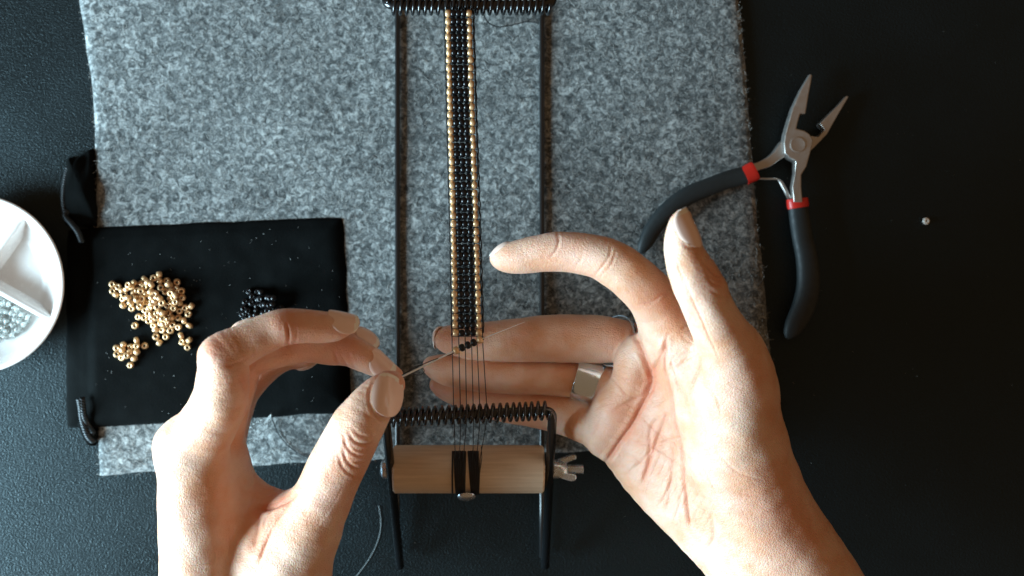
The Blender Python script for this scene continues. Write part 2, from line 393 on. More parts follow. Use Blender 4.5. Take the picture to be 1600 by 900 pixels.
def loose(px, py, meshes, name, label, grp, cat='bead', pile=True):
    z = near_pouch_z(px, py)+1.02; q = P(px, py, z+1); tilt = (random.uniform(-.25, .25), random.uniform(-.25, .25), 1)
    over = [p_ for p_ in placed if math.hypot(p_[0]-q.x, p_[1]-q.y) < 2.75 and p_[2] > z-.6]
    if over:
        top = max(over, key=lambda p_: p_[2]); dd = math.hypot(top[0]-q.x, top[1]-q.y)
        z = max(z, top[2]+math.sqrt(max(.1, 2.55**2-dd*dd))*.72); z = min(z, near_pouch_z(px, py)+5.2)
        if random.random() < .5:
            a = random.uniform(0, 6.28); tilt = (math.cos(a), math.sin(a), random.uniform(-.3, .7))
    elif random.random() < .1:
        a = random.uniform(0, 6.28); tilt = (math.cos(a), math.sin(a), .2); z += .35
    placed.append((q.x, q.y, z))
    o = place(name, random.choice(meshes), (q.x, q.y, z), tilt); tag(o, label, cat, grp); return o
OWN = {(270,490): 'gold bead lying alone between the large heap and the little cluster', (110,198): 'gold bead at the far left tip of the large heap',
 (442,130): 'topmost gold bead of the large heap on the velvet', (668,352): 'gold bead at the rightmost edge of the large heap', (443,610): 'lowest gold bead hanging below the middle of the large heap',
 (417,568): 'gold bead just above the lowest bead of the large heap', (488,568): 'gold bead lying right of the two lowest beads under the heap', (595,560): 'topmost bead of the group of four near the pinching hand',
 (603,606): 'left bead of the group of four near the pinching hand', (653,592): 'right bead of the group of four near the pinching hand', (640,642): 'lowest bead of the group of four near the pinching hand',
 (566,184): 'gold bead at the upper right corner of the large heap', (654,490): 'gold bead at the lower right edge of the large heap', (340,162): 'gold bead on the upper left rim of the large heap', (202,346): 'gold bead at the lower left rim of the large heap'}
for i, (x, y) in enumerate(c5):
    loose(150+x/4.5, 400+y/4.5, BG, 'gold_bead', OWN.get((x, y), 'small champagne gold seed bead in the large heap on the black velvet pouch'), 'gold beads heaped on the pouch')
hp = [(200, 440), (225, 432), (250, 430), (275, 450), (285, 480), (270, 505), (250, 510), (235, 495), (212, 470)]
for k in range(26):
    while True:
        x, y = random.uniform(195, 290), random.uniform(430, 515)
        if inpoly([x], [y], hp)[0]: break
    loose(x, y, BG, 'gold_bead', 'small champagne gold seed bead in the large heap on the black velvet pouch', 'gold beads heaped on the pouch')
OWN2 = {(282,594): 'topmost gold bead of the little cluster', (338,632): 'rightmost gold bead of the little cluster', (238,768): 'lowest gold bead of the little cluster', (142,692): 'tilted gold bead at the lower left of the little cluster', (140,647): 'upper leftmost gold bead of the little cluster', (191,624): 'second gold bead from the top left of the little cluster'}
for x, y in cl:
    loose(150+x/4.5, 400+y/4.5, BG, 'gold_bead', OWN2.get((x, y), 'small champagne gold seed bead in the little cluster below the large gold heap'), 'gold beads in the little cluster')
kb = [(140,85),(188,88),(210,90),(158,113),(230,118),(250,118),(268,122),(285,122),(190,130),(208,126),(117,143),(155,150),(188,165),(222,160),(238,158),(262,160),(280,158),(108,180),(136,195),(188,192),(232,196),(252,192),(305,186),(322,178),(102,215),(140,215),(160,222),(185,215),(200,222),(228,205),(275,190),(125,235)]
for x, y in kb:
    loose(350+x/3.6, 430+y/3.6+2, BK, 'black_bead', 'tiny shiny black seed bead in the loose patch beside the curled fingers', 'black beads on the pouch')
# ------------------------------------------------------------------ bead loom
SZ = 60.0
loom = empty('bead_loom', 'black wire bead loom with coil springs and wooden roller on grey felt', 'bead loom', (0, 30, 0)); lo = loom.location/MM
XL, XR = -31.9, 28.6; RW = 1.25
YB, YT = -47.0, 105.0; FB, FT = -116.0, 174.0
def rounded(pts, r=5, n=6):
    out = [Vector(pts[0])]
    for i in range(1, len(pts)-1):
        a, b, c = Vector(pts[i-1]), Vector(pts[i]), Vector(pts[i+1]); d1 = (a-b).normalized(); d2 = (c-b).normalized(); p1, p2 = b+d1*r, b+d2*r
        for k in range(n+1):
            t = k/n; out.append(p1*(1-t)**2+b*2*t*(1-t)+p2*t*t)
    out.append(Vector(pts[-1])); return out
zr = FZ+RW; zt = RW
SATIN = plain('satin_black_wire', (.008, .009, .010), .30, spec=.8)
for X, sp in ((XL, -.4), (XR, .9)):
    pts = [(X, FT, zr), (X, FB+28, zr), (X, FB+3, zr-.6)]
    MB().tube(pts, 1.05, 14).build('base_rod', SATIN, loom, origin=lo)
bar_y = lambda X: YB+(X-XL)*.045-1.2
for (yb, f) in ((None, FB), (YT, FT)):
    y0 = bar_y(XL-.8) if yb is None else yb; y1 = bar_y(XR+.6) if yb is None else yb
    pts = [(XL+1.2, f, zr+2.3), (XL-.8, y0, SZ), (XR+.8, y1, SZ), (XR+1.2, f, zr+2.3)]
    pts = rounded(pts, 4.0, 8)
    MB().tube(pts, 1.75, 14).build('end_frame', ENAMEL, loom, origin=lo)
def coil(y0, y1, x0, x1, turns, R, r):
    pts = []
    for i in range(turns*18+1):
        t = i/(turns*18); a = 2*math.pi*turns*t
        pts.append((x0+(x1-x0)*t+.25*math.sin(3*a/turns), y0+(y1-y0)*t+R*math.sin(a), SZ+R*math.cos(a)))
    return MB().tube(pts, r, 7)
coil(bar_y(XL), bar_y(XR), XL+.2, XR-.2, 25, 3.2, .6).build('warp_spring', ENAMEL, loom, origin=lo)
coil(YT, YT, XL+.2, XR-.2, 25, 3.2, .6).build('warp_spring', ENAMEL, loom, origin=lo)
# roller
RZ = 37.0; RC = P(732, 733, RZ); RR = 75/sc_(RZ+3)/2
roller = MB(); x0, x1 = (614-CX)/sc_(RZ+3), (850-CX)/sc_(RZ+3)
roller.lathe([(0.01, x0), (RR*.3, x0), (RR-.7, x0), (RR, x0+.7), (RR, x0+8), (RR*1.004, (x0+x1)/2), (RR, x1-.7), (RR-.7, x1), (0.01, x1)], (0, RC.y, RZ), (1, 0, 0), 64)
rob = roller.build('wooden_roller', WOOD, loom, origin=lo, auto=40)
# bolt and wing nut through the roller
MB().lathe([(.01, XL-4.6), (2.2, XL-4.5), (3.6, XL-3.6), (3.8, XL-2.6), (3.8, XL-2.2), (1.3, XL-2.2), (1.3, x0)], (0, RC.y, RZ), (1, 0, 0), 24).build('bolt_head', BRIGHT, loom, origin=lo, auto=35)
MB().lathe([(1.2, XL-2.0), (4.1, XL-2.0), (4.1, XL-1.4), (1.2, XL-1.4)], (0, RC.y, RZ), (1, 0, 0), 24).build('washer', BRIGHT, loom, origin=lo, auto=35)
MB().lathe([(1.2, XR+1.9), (4.0, XR+1.9), (4.0, XR+2.6), (1.2, XR+2.6)], (0, RC.y, RZ), (1, 0, 0), 24).build('washer', BRIGHT, loom, origin=lo, auto=35)
pr = [(1.55, x1)]; xx = XR+2.6
while xx < XR+14.2: pr += [(2.1, xx), (1.6, xx+.3)]; xx += .6
pr.append((.01, xx))
MB().lathe(pr, (0, RC.y, RZ), (1, 0, 0), 16).build('threaded_bolt', BRIGHT, loom, origin=lo)
MB().lathe([(1.6, XR+2.7), (3.7, XR+2.7), (3.6, XR+5.0), (3.0, XR+7.6), (1.9, XR+8.2)], (0, RC.y, RZ), (1, 0, 0), 24).build('nut_hub', BRIGHT, loom, origin=lo, auto=50)
# anchor screw below the roller
a0 = P(729, 768, 36); ax = Vector((0.02, -.86, .50)).normalized()
MB().lathe([(1.1, -5), (1.1, 1.4), (3.0, 1.6), (3.6, 2.0), (3.4, 2.6), (2.2, 3.2), (.01, 3.5)], (a0.x, RC.y-RR*.86, RZ+RR*.42), ax, 28).build('anchor_screw', BRIGHT, loom, origin=lo, auto=50)
# warp threads
WZ = SZ+3.2+.6
topx = [695, 704.5, 713.5, 722.5, 731, 738.5]; midx = [706.5, 717, 727, 737, 745.5, 754.5]; botx = [709, 719.5, 729, 739.5, 750, 761]; rolx = [711.5, 718, 724, 739, 744.5, 750]
for i in range(6):
    tp = P(topx[i], 14, WZ); bt = P(botx[i], 642, WZ)
    ry = RC.y; a = P(rolx[i], 700, 44); mid = P(midx[i], 540, WZ)
    end = Vector((a.x, ry+RR*.55, RZ+RR*.86))
    pts = [tp+Vector((0, 30, -25)), tp+Vector((0, 2.5, -.7)), tp, mid, bt, bt+Vector((.1, -2.5, -1.1)), end]
    for k in range(1, 9):
        an = math.radians(58-k*17); pts.append(Vector((a.x+(730-rolx[i])*.012*k*.35, ry+(RR+.15)*math.sin(an) if False else ry+(RR+.18)*math.cos(math.radians(57+k*17)), RZ+(RR+.18)*math.sin(math.radians(57+k*17)))))
    MB().tube(pts, .17, 6).build('warp_thread', THREAD, loom, origin=lo)
# wound thread bundles on the roller
def wind(xa0, xa1, xb0, xb1, n, name='wound_thread'):
    mb = MB()
    for i in range(n):
        t = i/(n-1); pts = []
        for k in range(15):
            an = math.radians(36+k*10.5); f = k/14; xt = xa0+(xa1-xa0)*t; xb = xb0+(xb1-xb0)*t; X = xt+(xb-xt)*f; R_ = RR+.28+.12*math.sin(i*2.3)+.18*math.sin(math.pi*t)
            pts.append(Vector((X, RC.y+R_*math.cos(an), RZ+R_*math.sin(an))))
        mb.tube(pts, .2, 5)
    o = mb.build(name, THREAD, loom, origin=lo); return o
s_ = sc_(46)
wind((709-CX)/s_, (727.5-CX)/s_, (713-CX)/s_, (726-CX)/s_, 17); wind((731-CX)/s_, (747.5-CX)/s_, (738-CX)/s_, (748.5-CX)/s_, 15)
wind((706.5-CX)/s_, (707.5-CX)/s_, (706-CX)/s_, (707-CX)/s_, 2)
MB().tube([P(752, 697, 45.6), P(753, 715, 46.9), P(750, 735, 46.8), P(749.5, 769, 40)], .15, 5).build('warp_thread', THREAD, loom, origin=lo)
# ------------------------------------------------------------------ woven bead strip
strip = empty('bead_strip', 'narrow woven strip of black seed beads edged with gold beads on the loom', 'beadwork', P(722, 280, WZ)); so = strip.location/MM
ROWS = 42
def strip_c(t):
    y = 21+t*(520-21); xl = np.interp(t, [0, .3, .65, 1], [700, 703.5, 708.5, 712]); xr = np.interp(t, [0, .3, .65, 1], [733, 737.5, 743.5, 748.5]); return xl, xr, y
wt = MB()
for r in range(ROWS):
    t = r/(ROWS-1); xl, xr, y = strip_c(t)
    for c in range(5):
        x = xl+(xr-xl)*(c/4) + (0.35*math.sin(r*1.7+c) if c in (0, 4) else 0); yy = y+(.5*math.sin(r*.9) if c in (0, 4) else 0)+RNG.normal(0, .25)
        q = P(x, yy, WZ+.2)
        name, ms = ('gold_bead', BG) if c in (0, 4) else ('black_bead', BK)
        o = place(name, random.choice(ms), q-Vector(so)+Vector((0, 0, RNG.normal(0, .08))), (1, random.uniform(-.05, .05), random.uniform(-.05, .05)), strip)
        o.scale = (1.0, 1.0, 1.0) if c in (0, 4) else (1, 1, 1.0)
    a, b = P(xl-6.5, y+5.8, WZ+.1), P(xr+6.5, y+5.8, WZ+.1)
    wt.tube([a+Vector((0, 1.4, -1)), a+Vector((-.1, .7, .3)), a, b, b+Vector((.3, -.4, .2)), b+Vector((.15, -1.3, -.8))], .13, 5)
# selvedge threads running down both sides
wt.tube([P(strip_c(t)[0]-6.6+.5*math.sin(t*140), strip_c(t)[2], WZ+.3) for t in np.linspace(-.01, 1.0, 130)], .16, 5)
wt.tube([P(strip_c(t)[1]+7.2+.7*math.sin(t*150), strip_c(t)[2], WZ+.3) for t in np.linspace(-.01, 1.0, 130)], .26, 5)
wt.build('weft_thread', THREAD, strip, origin=so)
# ------------------------------------------------------------------ needle with its beads
NP = [P(600, 600, 76.0), P(626, 589.5, 73.8), P(662, 572, 71), P(710, 548.5, 68.3), P(752, 530, 66.8), P(820, 503, 65.2)]
cn = catmull(NP, 8); L = len(cn)
nd = MB().tube(cn, [min(.30, .06+.5*(L-1-i)/L) if i > L*.6 else .34 for i in range(L)], 8).build('beading_needle', NEEDLE)
tag(nd, 'long thin steel beading needle pinched between finger and thumb, pushed through beads', 'needle')
ndir = (NP[4]-NP[3]).normalized()
lab = [('gold_bead', BG, 712.5, 'gold seed bead threaded on the needle nearest the pinching thumb'), ('black_bead', BK, 722, None), ('black_bead', BK, 731, None), ('black_bead', BK, 740, None), ('gold_bead', BG, 749.5, 'gold seed bead threaded on the needle at the right edge of the strip')]
for k, (nm, ms, x, lb) in enumerate(lab):
    t = (x-710)/42; q = NP[3].lerp(NP[4], t)
    o = place(nm, ms[0], q, ndir)
    tag(o, lb or ['', 'black seed bead on the needle, next to the gold bead nearest the thumb', 'black seed bead on the needle, middle of the three black ones', 'black seed bead on the needle, next to the gold bead by the strip edge'][k], 'bead', 'beads threaded on the needle')
mb = MB(); mb.tube(catmull([P(752, 530, 65.5), P(748, 533, 65.2), P(712, 551, 66.5), P(690, 558, 69), P(668, 566, 71.8), P(640, 579, 73.4), P(627, 587, 74)], 8), .16, 5)
mb.tube(catmull([P(628, 592, 73), P(640, 584, 66), P(655, 586, 60), P(663, 580, 57), P(655, 571, 60), P(640, 577, 64)], 8), .13, 5)
tag(mb.build('working_thread', THREAD), 'black beading thread running beside the needle to the fingertips', 'thread')
def thread(name, pts, r, mat, label):
    o = MB().tube(catmull(pts, 10), r, 6).build(name, mat); return tag(o, label, 'thread')
thread('thread_tail', [P(753, 14, 58), P(757, 26, 30), P(765, 37, 10), P(780, 42, 4.2), P(805, 38, 4.0), P(822, 34, 3.8), P(842, 36, 3.6)], .24, THREAD, 'thin black thread end on the felt beside the top spring')
thread('thread_tail', [P(424, 645, 8), P(427, 660, 4.5), P(436, 680, 3.6), P(452, 698, 3.5), P(470, 710, 3.4), P(492, 717, 3.2), P(520, 719, .4)], .22, THREAD, 'black thread curving over the felt strip inside the pinching hand')
thread('thread_tail', [P(592, 790, .3), P(595, 815, .3), P(592, 840, .3), P(580, 868, .3), P(562, 894, .3), P(550, 908, .3)], .15, plain('grey_thread', (.16, .18, .18), .7), 'fine grey thread curving on the table left of the loom foot')
mb = MB()
for k in range(5): mb.tube(catmull([P(424, 647, 8), P(419+k, 652, 7), P(413+k*2, 662-k, 5.5)], 4), .07, 4)
tag(mb.build('frayed_thread_end', LINT), 'pale frayed thread end lying at the lower edge of the pouch', 'thread')
# ------------------------------------------------------------------ pliers
pl = empty('pliers', 'open needle nose pliers with dark rubber handles and red collars', 'pliers', P(1246, 226, 0)); plo = pl.location/MM
def slab(poly, z0, z1, name, mat, parent, org, bev=.5, zf=None, seg=2):
    n = len(poly); V = []
    for k, (x, y) in enumerate(poly):
        a = 1 if zf is None else zf(x, y); q = P(x, y, z1); zc = (z0+z1)/2; V.append((q.x, q.y, zc-(zc-z0)*a))
    for k, (x, y) in enumerate(poly):
        a = 1 if zf is None else zf(x, y); q = P(x, y, z1); zc = (z0+z1)/2; V.append((q.x, q.y, zc+(z1-zc)*a))
    F = [tuple(range(n)), tuple(reversed(range(n, 2*n)))]+[(k, n+k, n+(k+1) % n, (k+1) % n) for k in range(n)]
    o = MB().add(V, F).build(name, mat, parent, smooth=False, origin=org)
    import bmesh; bm = bmesh.new(); bm.from_mesh(o.data); bmesh.ops.recalc_face_normals(bm, faces=bm.faces); bm.to_mesh(o.data); bm.free()
    b = o.modifiers.new('bevel', 'BEVEL'); b.width = bev*MM; b.segments = seg; b.limit_method = 'ANGLE'; b.angle_limit = math.radians(25)
    o.data.shade_smooth(); o.data.set_sharp_from_angle(angle=math.radians(40)); return o
hA = [(1267.5,113.9),(1271,115.5),(1269,128),(1265,146),(1259,178),(1250.7,177.3),(1247,190),(1244.5,200.8),(1257,204),(1265,209),(1270.7,218.7),(1268,233),(1261,260),(1253,273),(1253,292),(1255,316),(1241,316),(1238.7,292),(1242.7,270.7),(1243.5,252),(1233,246.7),(1226,238.7),(1224.8,222.7),(1227,209),(1230.7,196),(1238.7,169.3),(1252,140)]
hB = [(1326.7,148.8),(1324,149),(1310.7,164),(1281,193),(1289,202.7),(1279,214),(1266,212),(1246,206),(1230,213),(1220,222.7),(1210,237),(1201,245),(1188,252),(1168,259),(1174,269),(1180,267.5),(1204,260),(1218,250),(1228,244),(1246,250),(1262,240),(1272.5,230),(1293,209),(1302.7,192),(1314.7,172),(1328,150.7)]
taperA = lambda x, y: .45+.55*min(1, max(0, (y-113)/75)) if y < 190 else (1 if y < 255 else .8)
taperB = lambda x, y: .45+.55*min(1, max(0, (1328-x)/45)) if x > 1275 else 1
slab(hB, 1.2, 7.2, 'jaw_half', STEEL, pl, plo, .7, taperB); slab(hA, 4.6, 10.6, 'jaw_half', STEEL, pl, plo, .9, taperA, 3)
c0 = P(1246.7, 226, 11); MB().lathe([(3.3, -1.5), (3.25, .18), (2.9, .35), (2.5, .25), (.01, .22)], c0-Vector((0, 0, .3)), (0, 0, 1), 32).build('rivet', STEEL, pl, origin=plo, auto=30)
def grip(pts, name, mat, q=.72, n=20):
    c = catmull(pts, 7); m = len(c); V = []
    for i, p_ in enumerate(c):
        a, b = c[max(i-1, 0)], c[min(i+1, m-1)]; d = P(b[0], b[1], 7)-P(a[0], a[1], 7); d.normalize(); s = Vector((-d.y, d.x, 0)); o = P(p_[0], p_[1], p_[2]); r = p_[3]/sc_(p_[2])
        for k in range(n):
            t = 2*math.pi*k/n; ct, st = math.cos(t), math.sin(t)
            V.append(o+s*r*math.copysign(abs(ct)**.85, ct)+Vector((0, 0, r*q*math.copysign(abs(st)**.85, st))))
    F = [(i*n+k, (i+1)*n+k, (i+1)*n+(k+1) % n, i*n+(k+1) % n) for i in range(m-1) for k in range(n)]+[tuple(range(n)), tuple(reversed(range((m-1)*n, m*n)))]
    return MB().add(V, F).build(name, mat, pl, origin=plo, auto=60)
grip([(1167,273,7.6,14),(1140,280,7.5,14),(1115,289,7.5,14),(1075,306,7.3,14.5),(1045,328,7.2,14.5),(1022,355,7,13.5),(1009,379,7,11.5),(1002,392,7,6.5),(1000,396,7,1.5)], 'handle', GRIP)
grip([(1247,324,6,15.3),(1250,345,6,16),(1254,372,6,16),(1261,405,6,17),(1263,445,6,18),(1256,478,6,18),(1242,507,6,15.5),(1234,521,6,10.5),(1230,529,6,3)], 'handle', GRIP)
grip([(1180,266.5,7.6,15),(1176,268.5,7.6,15.4),(1167,273,7.6,14.9),(1163,275,7.6,14.6)], 'collar', RED); grip([(1245.5,310.5,6.4,16.3),(1246,315,6.4,16.8),(1247,323,6.4,16.6),(1247.3,325,6.4,16)], 'collar', RED)
MB().tube([P(1178, 279, 6.4), P(1200, 279.5, 6.2), P(1214, 279.5, 6), P(1217, 281, 6)], .42, 8).build('spring_wire', STEEL, pl, origin=plo)
MB().tube([P(1216, 280, 6), P(1221, 286, 6), P(1228, 299, 6), P(1236, 316, 6)], [.5, .95, .95, .95], 8).build('spring_wire', STEEL, pl, origin=plo)
sw = [(866,735),(880,737.5),(899,741),(902,745),(900,751),(893,753),(878,748.5),(866,743)]; su = [(866,726),(868,720),(882,714.5),(897,710),(901.5,712),(901,718),(886,723.5),(872,729)]
slab(sw, RZ-.4, RZ+2.6, 'wing', BRIGHT, loom, lo, .7, None, 3); slab(su, RZ-2.4, RZ+.6, 'wing', BRIGHT, loom, lo, .7, None, 3)
# stray bead
me = bead_mesh('white_bead', 1.5, 1.9, .45, WHITEB, 24); q = P(1447, 345.5, 1)
tag(place('white_bead', me, (q.x, q.y, .97), (0.05, 0, 1)), 'single tiny white bead lying alone on the black table', 'bead')
# ------------------------------------------------------------------ china dish with glass beads
DZ = 14.0; dc = P(-40, 444, DZ); DR = 140/sc_(DZ)
dish = empty('divided_dish', 'round white china dish with dividers and clear glass beads', 'dish', (dc.x, dc.y, 0)); do = dish.location/MM
prof = [(.01, .3), (DR*.72, .3), (DR*.80, 1.0), (DR*.93, 7), (DR*.985, DZ-1.2), (DR, DZ-.4), (DR*.994, DZ), (DR*.965, DZ+.05), (DR*.945, DZ-.5), (DR*.93, DZ-1.6), (DR*.84, 7), (DR*.70, 3.2), (DR*.62, 2.6), (.01, 2.5)]
MB().lathe(prof, (dc.x, dc.y, 0), (0, 0, 1), 96).build('bowl', CHINA, dish, origin=do)
def divider(px0, py0, px1, py1, px2, py2):
    a, b, c = P(px0, py0, DZ), P(px1, py1, DZ), P(px2, py2, DZ); V = []; F = []; S = 24
    for i in range(S+1):
        t = i/S; p_ = a.lerp(c, t); d = (c-a).normalized(); s = Vector((-d.y, d.x, 0)); top = DZ-2.4-1.0*math.sin(math.pi*t)*0-(1.2*max(0, (t-.85)/.15)); wd = 1.25
        for (o_, z) in ((-wd*2.1, 2.4), (-wd*1.25, 5), (-wd, top-.8), (-wd*.6, top), (wd*.6, top), (wd, top-.8), (wd*1.25, 5), (wd*2.1, 2.4)): V.append(p_*1+s*o_+Vector((0, 0, z-DZ)))
    F = [(i*8+k, (i+1)*8+k, (i+1)*8+k+1, i*8+k+1) for i in range(S) for k in range(7)]+[tuple(range(8)), tuple(reversed(range(S*8, S*8+8)))]
    MB().add(V, F).build('divider', CHINA, dish, origin=do)
divider(-40, 436, 0, 0, 32, 338); divider(-40, 436, 0, 0, 72, 498); divider(-40, 436, 0, 0, -150, 480)
BC = bead_mesh('clear_bead', 1.25, 1.7, .42, CLEARB, 12); pl2 = []
cp = [(-30, 462), (-2, 462), (48, 494), (40, 510), (22, 524), (0, 532), (-30, 540)]
tries = 0
while len(pl2) < 150 and tries < 20000:
    tries += 1; x, y = random.uniform(-30, 50), random.uniform(458, 542)
    if not inpoly([x], [y], cp)[0]: continue
    q = P(x, y, 5); z = 3.9+random.choice([0, 1.5, 3.0])
    if any((q.x-a[0])**2+(q.y-a[1])**2+(z-a[2])**2 < 2.0**2 for a in pl2): continue
    pl2.append((q.x, q.y, z)); o = place('clear_bead', BC, (q.x, q.y, z), (random.gauss(0, 1), random.gauss(0, 1), random.gauss(0, 1)))
    tag(o, 'tiny clear glass bead in the lower compartment of the white dish', 'bead', 'clear beads in the dish')
# ------------------------------------------------------------------ hands
def surface_nets(D, org, h):
    S = D < 0
    c = S[:-1, :-1, :-1].astype(np.int8)
    acc = np.zeros(c.shape, np.int8)
    for a in (0, 1):
        for b in (0, 1):
            for d in (0, 1): acc += S[a:S.shape[0]-1+a, b:S.shape[1]-1+b, d:S.shape[2]-1+d]
    I = np.argwhere((acc > 0) & (acc < 8)); idx = np.full(c.shape, -1, np.int32); idx[I[:, 0], I[:, 1], I[:, 2]] = np.arange(len(I))
    s = np.zeros((len(I), 3), np.float32); cnt = np.zeros(len(I), np.float32)
    for ax in range(3):
        for a in (0, 1):
            for b in (0, 1):
                o0 = [0, 0, 0]; oth = [k for k in range(3) if k != ax]; o0[oth[0]] = a; o0[oth[1]] = b; o1 = list(o0); o1[ax] = 1
                v0 = D[I[:, 0]+o0[0], I[:, 1]+o0[1], I[:, 2]+o0[2]]; v1 = D[I[:, 0]+o1[0], I[:, 1]+o1[1], I[:, 2]+o1[2]]
                m = (v0 < 0) != (v1 < 0); t = np.where(m, v0/(v0-v1+1e-12), 0)
                p_ = np.tile(np.array(o0, np.float32), (len(I), 1)); p_[:, ax] = t; s[m] += p_[m]; cnt[m] += 1
    V = org+h*(I+s/cnt[:, None]); Q = []
    for ax in range(3):
        b, c_ = (ax+1) % 3, (ax+2) % 3
        sl0 = [slice(None)]*3; sl1 = [slice(None)]*3; sl0[ax] = slice(0, -1); sl1[ax] = slice(1, None)
        A = S[tuple(sl0)]; B = S[tuple(sl1)]; E = np.argwhere(A != B)
        E = E[(E[:, b] > 0) & (E[:, c_] > 0) & (E[:, b] < S.shape[b]-1) & (E[:, c_] < S.shape[c_]-1)]
        inn = A[E[:, 0], E[:, 1], E[:, 2]]
        def g_(db, dc_): f = E.copy(); f[:, b] -= db; f[:, c_] -= dc_; return idx[f[:, 0], f[:, 1], f[:, 2]]
        q = np.stack([g_(1, 1), g_(0, 1), g_(0, 0), g_(1, 0)], 1); q[~inn] = q[~inn][:, ::-1]; Q.append(q)
    return V, np.concatenate(Q)
BIG = 50.0
def chain_sdf(D, org, h, pts, q=1.0, pad=9.0, n=4):
    """distance to a smoothly tapered limb; pts: (px, py, z, radius px[, q])"""
    mm = []
    for p_ in pts:
        v = P(p_[0], p_[1], p_[2]); mm.append((v.x, v.y, v.z, p_[3]/sc_(p_[2]), p_[4] if len(p_) > 4 else q))
    c = catmull(mm, n)
    for a, b in zip(c[:-1], c[1:]):
        R = max(a[3], b[3])*max(1, a[4])+pad; lo_ = np.minimum(a[:3], b[:3])-R; hi = np.maximum(a[:3], b[:3])+R
        i0 = np.maximum(0, np.floor((lo_-org)/h).astype(int)); i1 = np.minimum(D.shape, np.ceil((hi-org)/h).astype(int)+1)
        if (i1 <= i0).any(): continue
        X = (org[0]+h*np.arange(i0[0], i1[0])).astype(np.float32)[:, None, None]-np.float32(a[0])
        Y = (org[1]+h*np.arange(i0[1], i1[1])).astype(np.float32)[None, :, None]-np.float32(a[1])
        Z = (org[2]+h*np.arange(i0[2], i1[2])).astype(np.float32)[None, None, :]-np.float32(a[2])
        d = b-a; dd = float(d[:3] @ d[:3])+1e-9
        t = np.clip((X*d[0]+Y*d[1]+Z*d[2])/dd, 0, 1).astype(np.float32)
        r = a[3]+t*d[3]; qq = a[4]+t*d[4]
        val = np.sqrt((X-t*d[0])**2+(Y-t*d[1])**2+((Z-t*d[2])/qq)**2)-r
        sl = tuple(slice(i0[k], i1[k]) for k in range(3)); np.minimum(D[sl], val.astype(np.float32), out=D[sl])
    return D
def smin(a, b, k):
    hh = np.maximum(k-np.abs(a-b), 0)/k; return np.minimum(a, b)-hh*hh*k*.25
def build_hand(palm, fingers, kpalm, kf, box, h):
    lo_ = np.array(box[0], float); hi = np.array(box[1], float); shp = tuple(np.ceil((hi-lo_)/h).astype(int)+1)
    B = np.full(shp, BIG, np.float32)
    for ch in palm:
        C = chain_sdf(np.full(shp, BIG, np.float32), lo_, h, ch); B = smin(B, C, kpalm)
    out = B.copy()
    for ch, k in zip(fingers, kf):
        C = chain_sdf(np.full(shp, BIG, np.float32), lo_, h, ch); out = np.minimum(out, smin(B, C, k))
    return surface_nets(out, lo_, h)
def seg_dist(X, Y, pl_):
    best = np.full(X.shape, 1e9); 
    for (x0, y0), (x1, y1) in zip(pl_[:-1], pl_[1:]):
        dx, dy = x1-x0, y1-y0; t = np.clip(((X-x0)*dx+(Y-y0)*dy)/(dx*dx+dy*dy+1e-9), 0, 1)
        best = np.minimum(best, np.hypot(X-x0-t*dx, Y-y0-t*dy))
    return best
def finish_hand(name, V, Q, creases, bumps, flush, label, extra_noise=.18):
    me = np_mesh(name, V, Q); nv = len(V); nr = np.empty(nv*3, np.float32); me.vertex_normals.foreach_get('vector', nr); nr = nr.reshape(-1, 3)
    s = sc_(V[:, 2]); X = V[:, 0]*s+CX; Y = CY-V[:, 1]*s; disp = np.zeros(nv); fl = np.zeros(nv)
    up = np.clip(nr[:, 2]*2.2+.35, 0, 1)
    for c in creases:
        pts, dep, wd = c[0], c[1], c[2]; zmin, zmax = (c[3] if len(c) > 3 else (0, 500)); pl_ = [(p_[0], p_[1]) for p_ in catmull([(x, y, 0) for x, y in pts], 5)]
        mm = (V[:, 2] > zmin) & (V[:, 2] < zmax) & (X > min(q[0] for q in pl_)-22) & (X < max(q[0] for q in pl_)+22) & (Y > min(q[1] for q in pl_)-22) & (Y < max(q[1] for q in pl_)+22)
        i = np.nonzero(mm)[0]
        if not len(i): continue
        d = seg_dist(X[i], Y[i], pl_)/4.3
        # fade out toward both ends
        e = np.minimum(np.hypot(X[i]-pl_[0][0], Y[i]-pl_[0][1]), np.hypot(X[i]-pl_[-1][0], Y[i]-pl_[-1][1]))/14; e = np.clip(.25+e, 0, 1)
        disp[i] += up[i]*e*(-.8*dep*np.exp(-(d/(wd*.85))**1.5)+.22*dep*np.exp(-((d-2.1*wd)/(1.2*wd))**2)-.30*dep*np.exp(-(d/(4.5*wd))**2))
        fl[i] += up[i]*e*min(1, dep*.62)*np.exp(-(d/(wd*1.7))**2)  # crease redness, plus the fold's shade darkened into the skin colour
    for (x, y, r, a) in bumps:
        disp += up*a*np.exp(-((X-x)**2+(Y-y)**2)/(r*r))
    for (x, y, r, a) in flush: fl += 1.35*a*np.exp(-((X-x)**2+(Y-y)**2)/(r*r))
    ph = V*.11; nz = np.sin(ph[:, 0]*2.1+1.7*np.sin(ph[:, 1]*1.3))*np.sin(ph[:, 1]*1.9+ph[:, 2]*1.1)+.5*np.sin(ph[:, 0]*5.1+2*np.sin(ph[:, 2]*3))*np.sin(ph[:, 1]*4.3+1)
    disp += extra_noise*nz
    V2 = V+nr*disp[:, None]; me.vertices.foreach_set('co', (V2*MM).astype(np.float32).ravel()); me.update()
    at = me.attributes.new('flush', 'FLOAT', 'POINT'); at.data.foreach_set('value', np.clip(fl, 0, 1).astype(np.float32))
    o = link(name, me, None, SKIN); tag(o, label, 'hand')
    bvh = BVHTree.FromPolygons(V2.tolist(), Q.tolist())
    return o, bvh
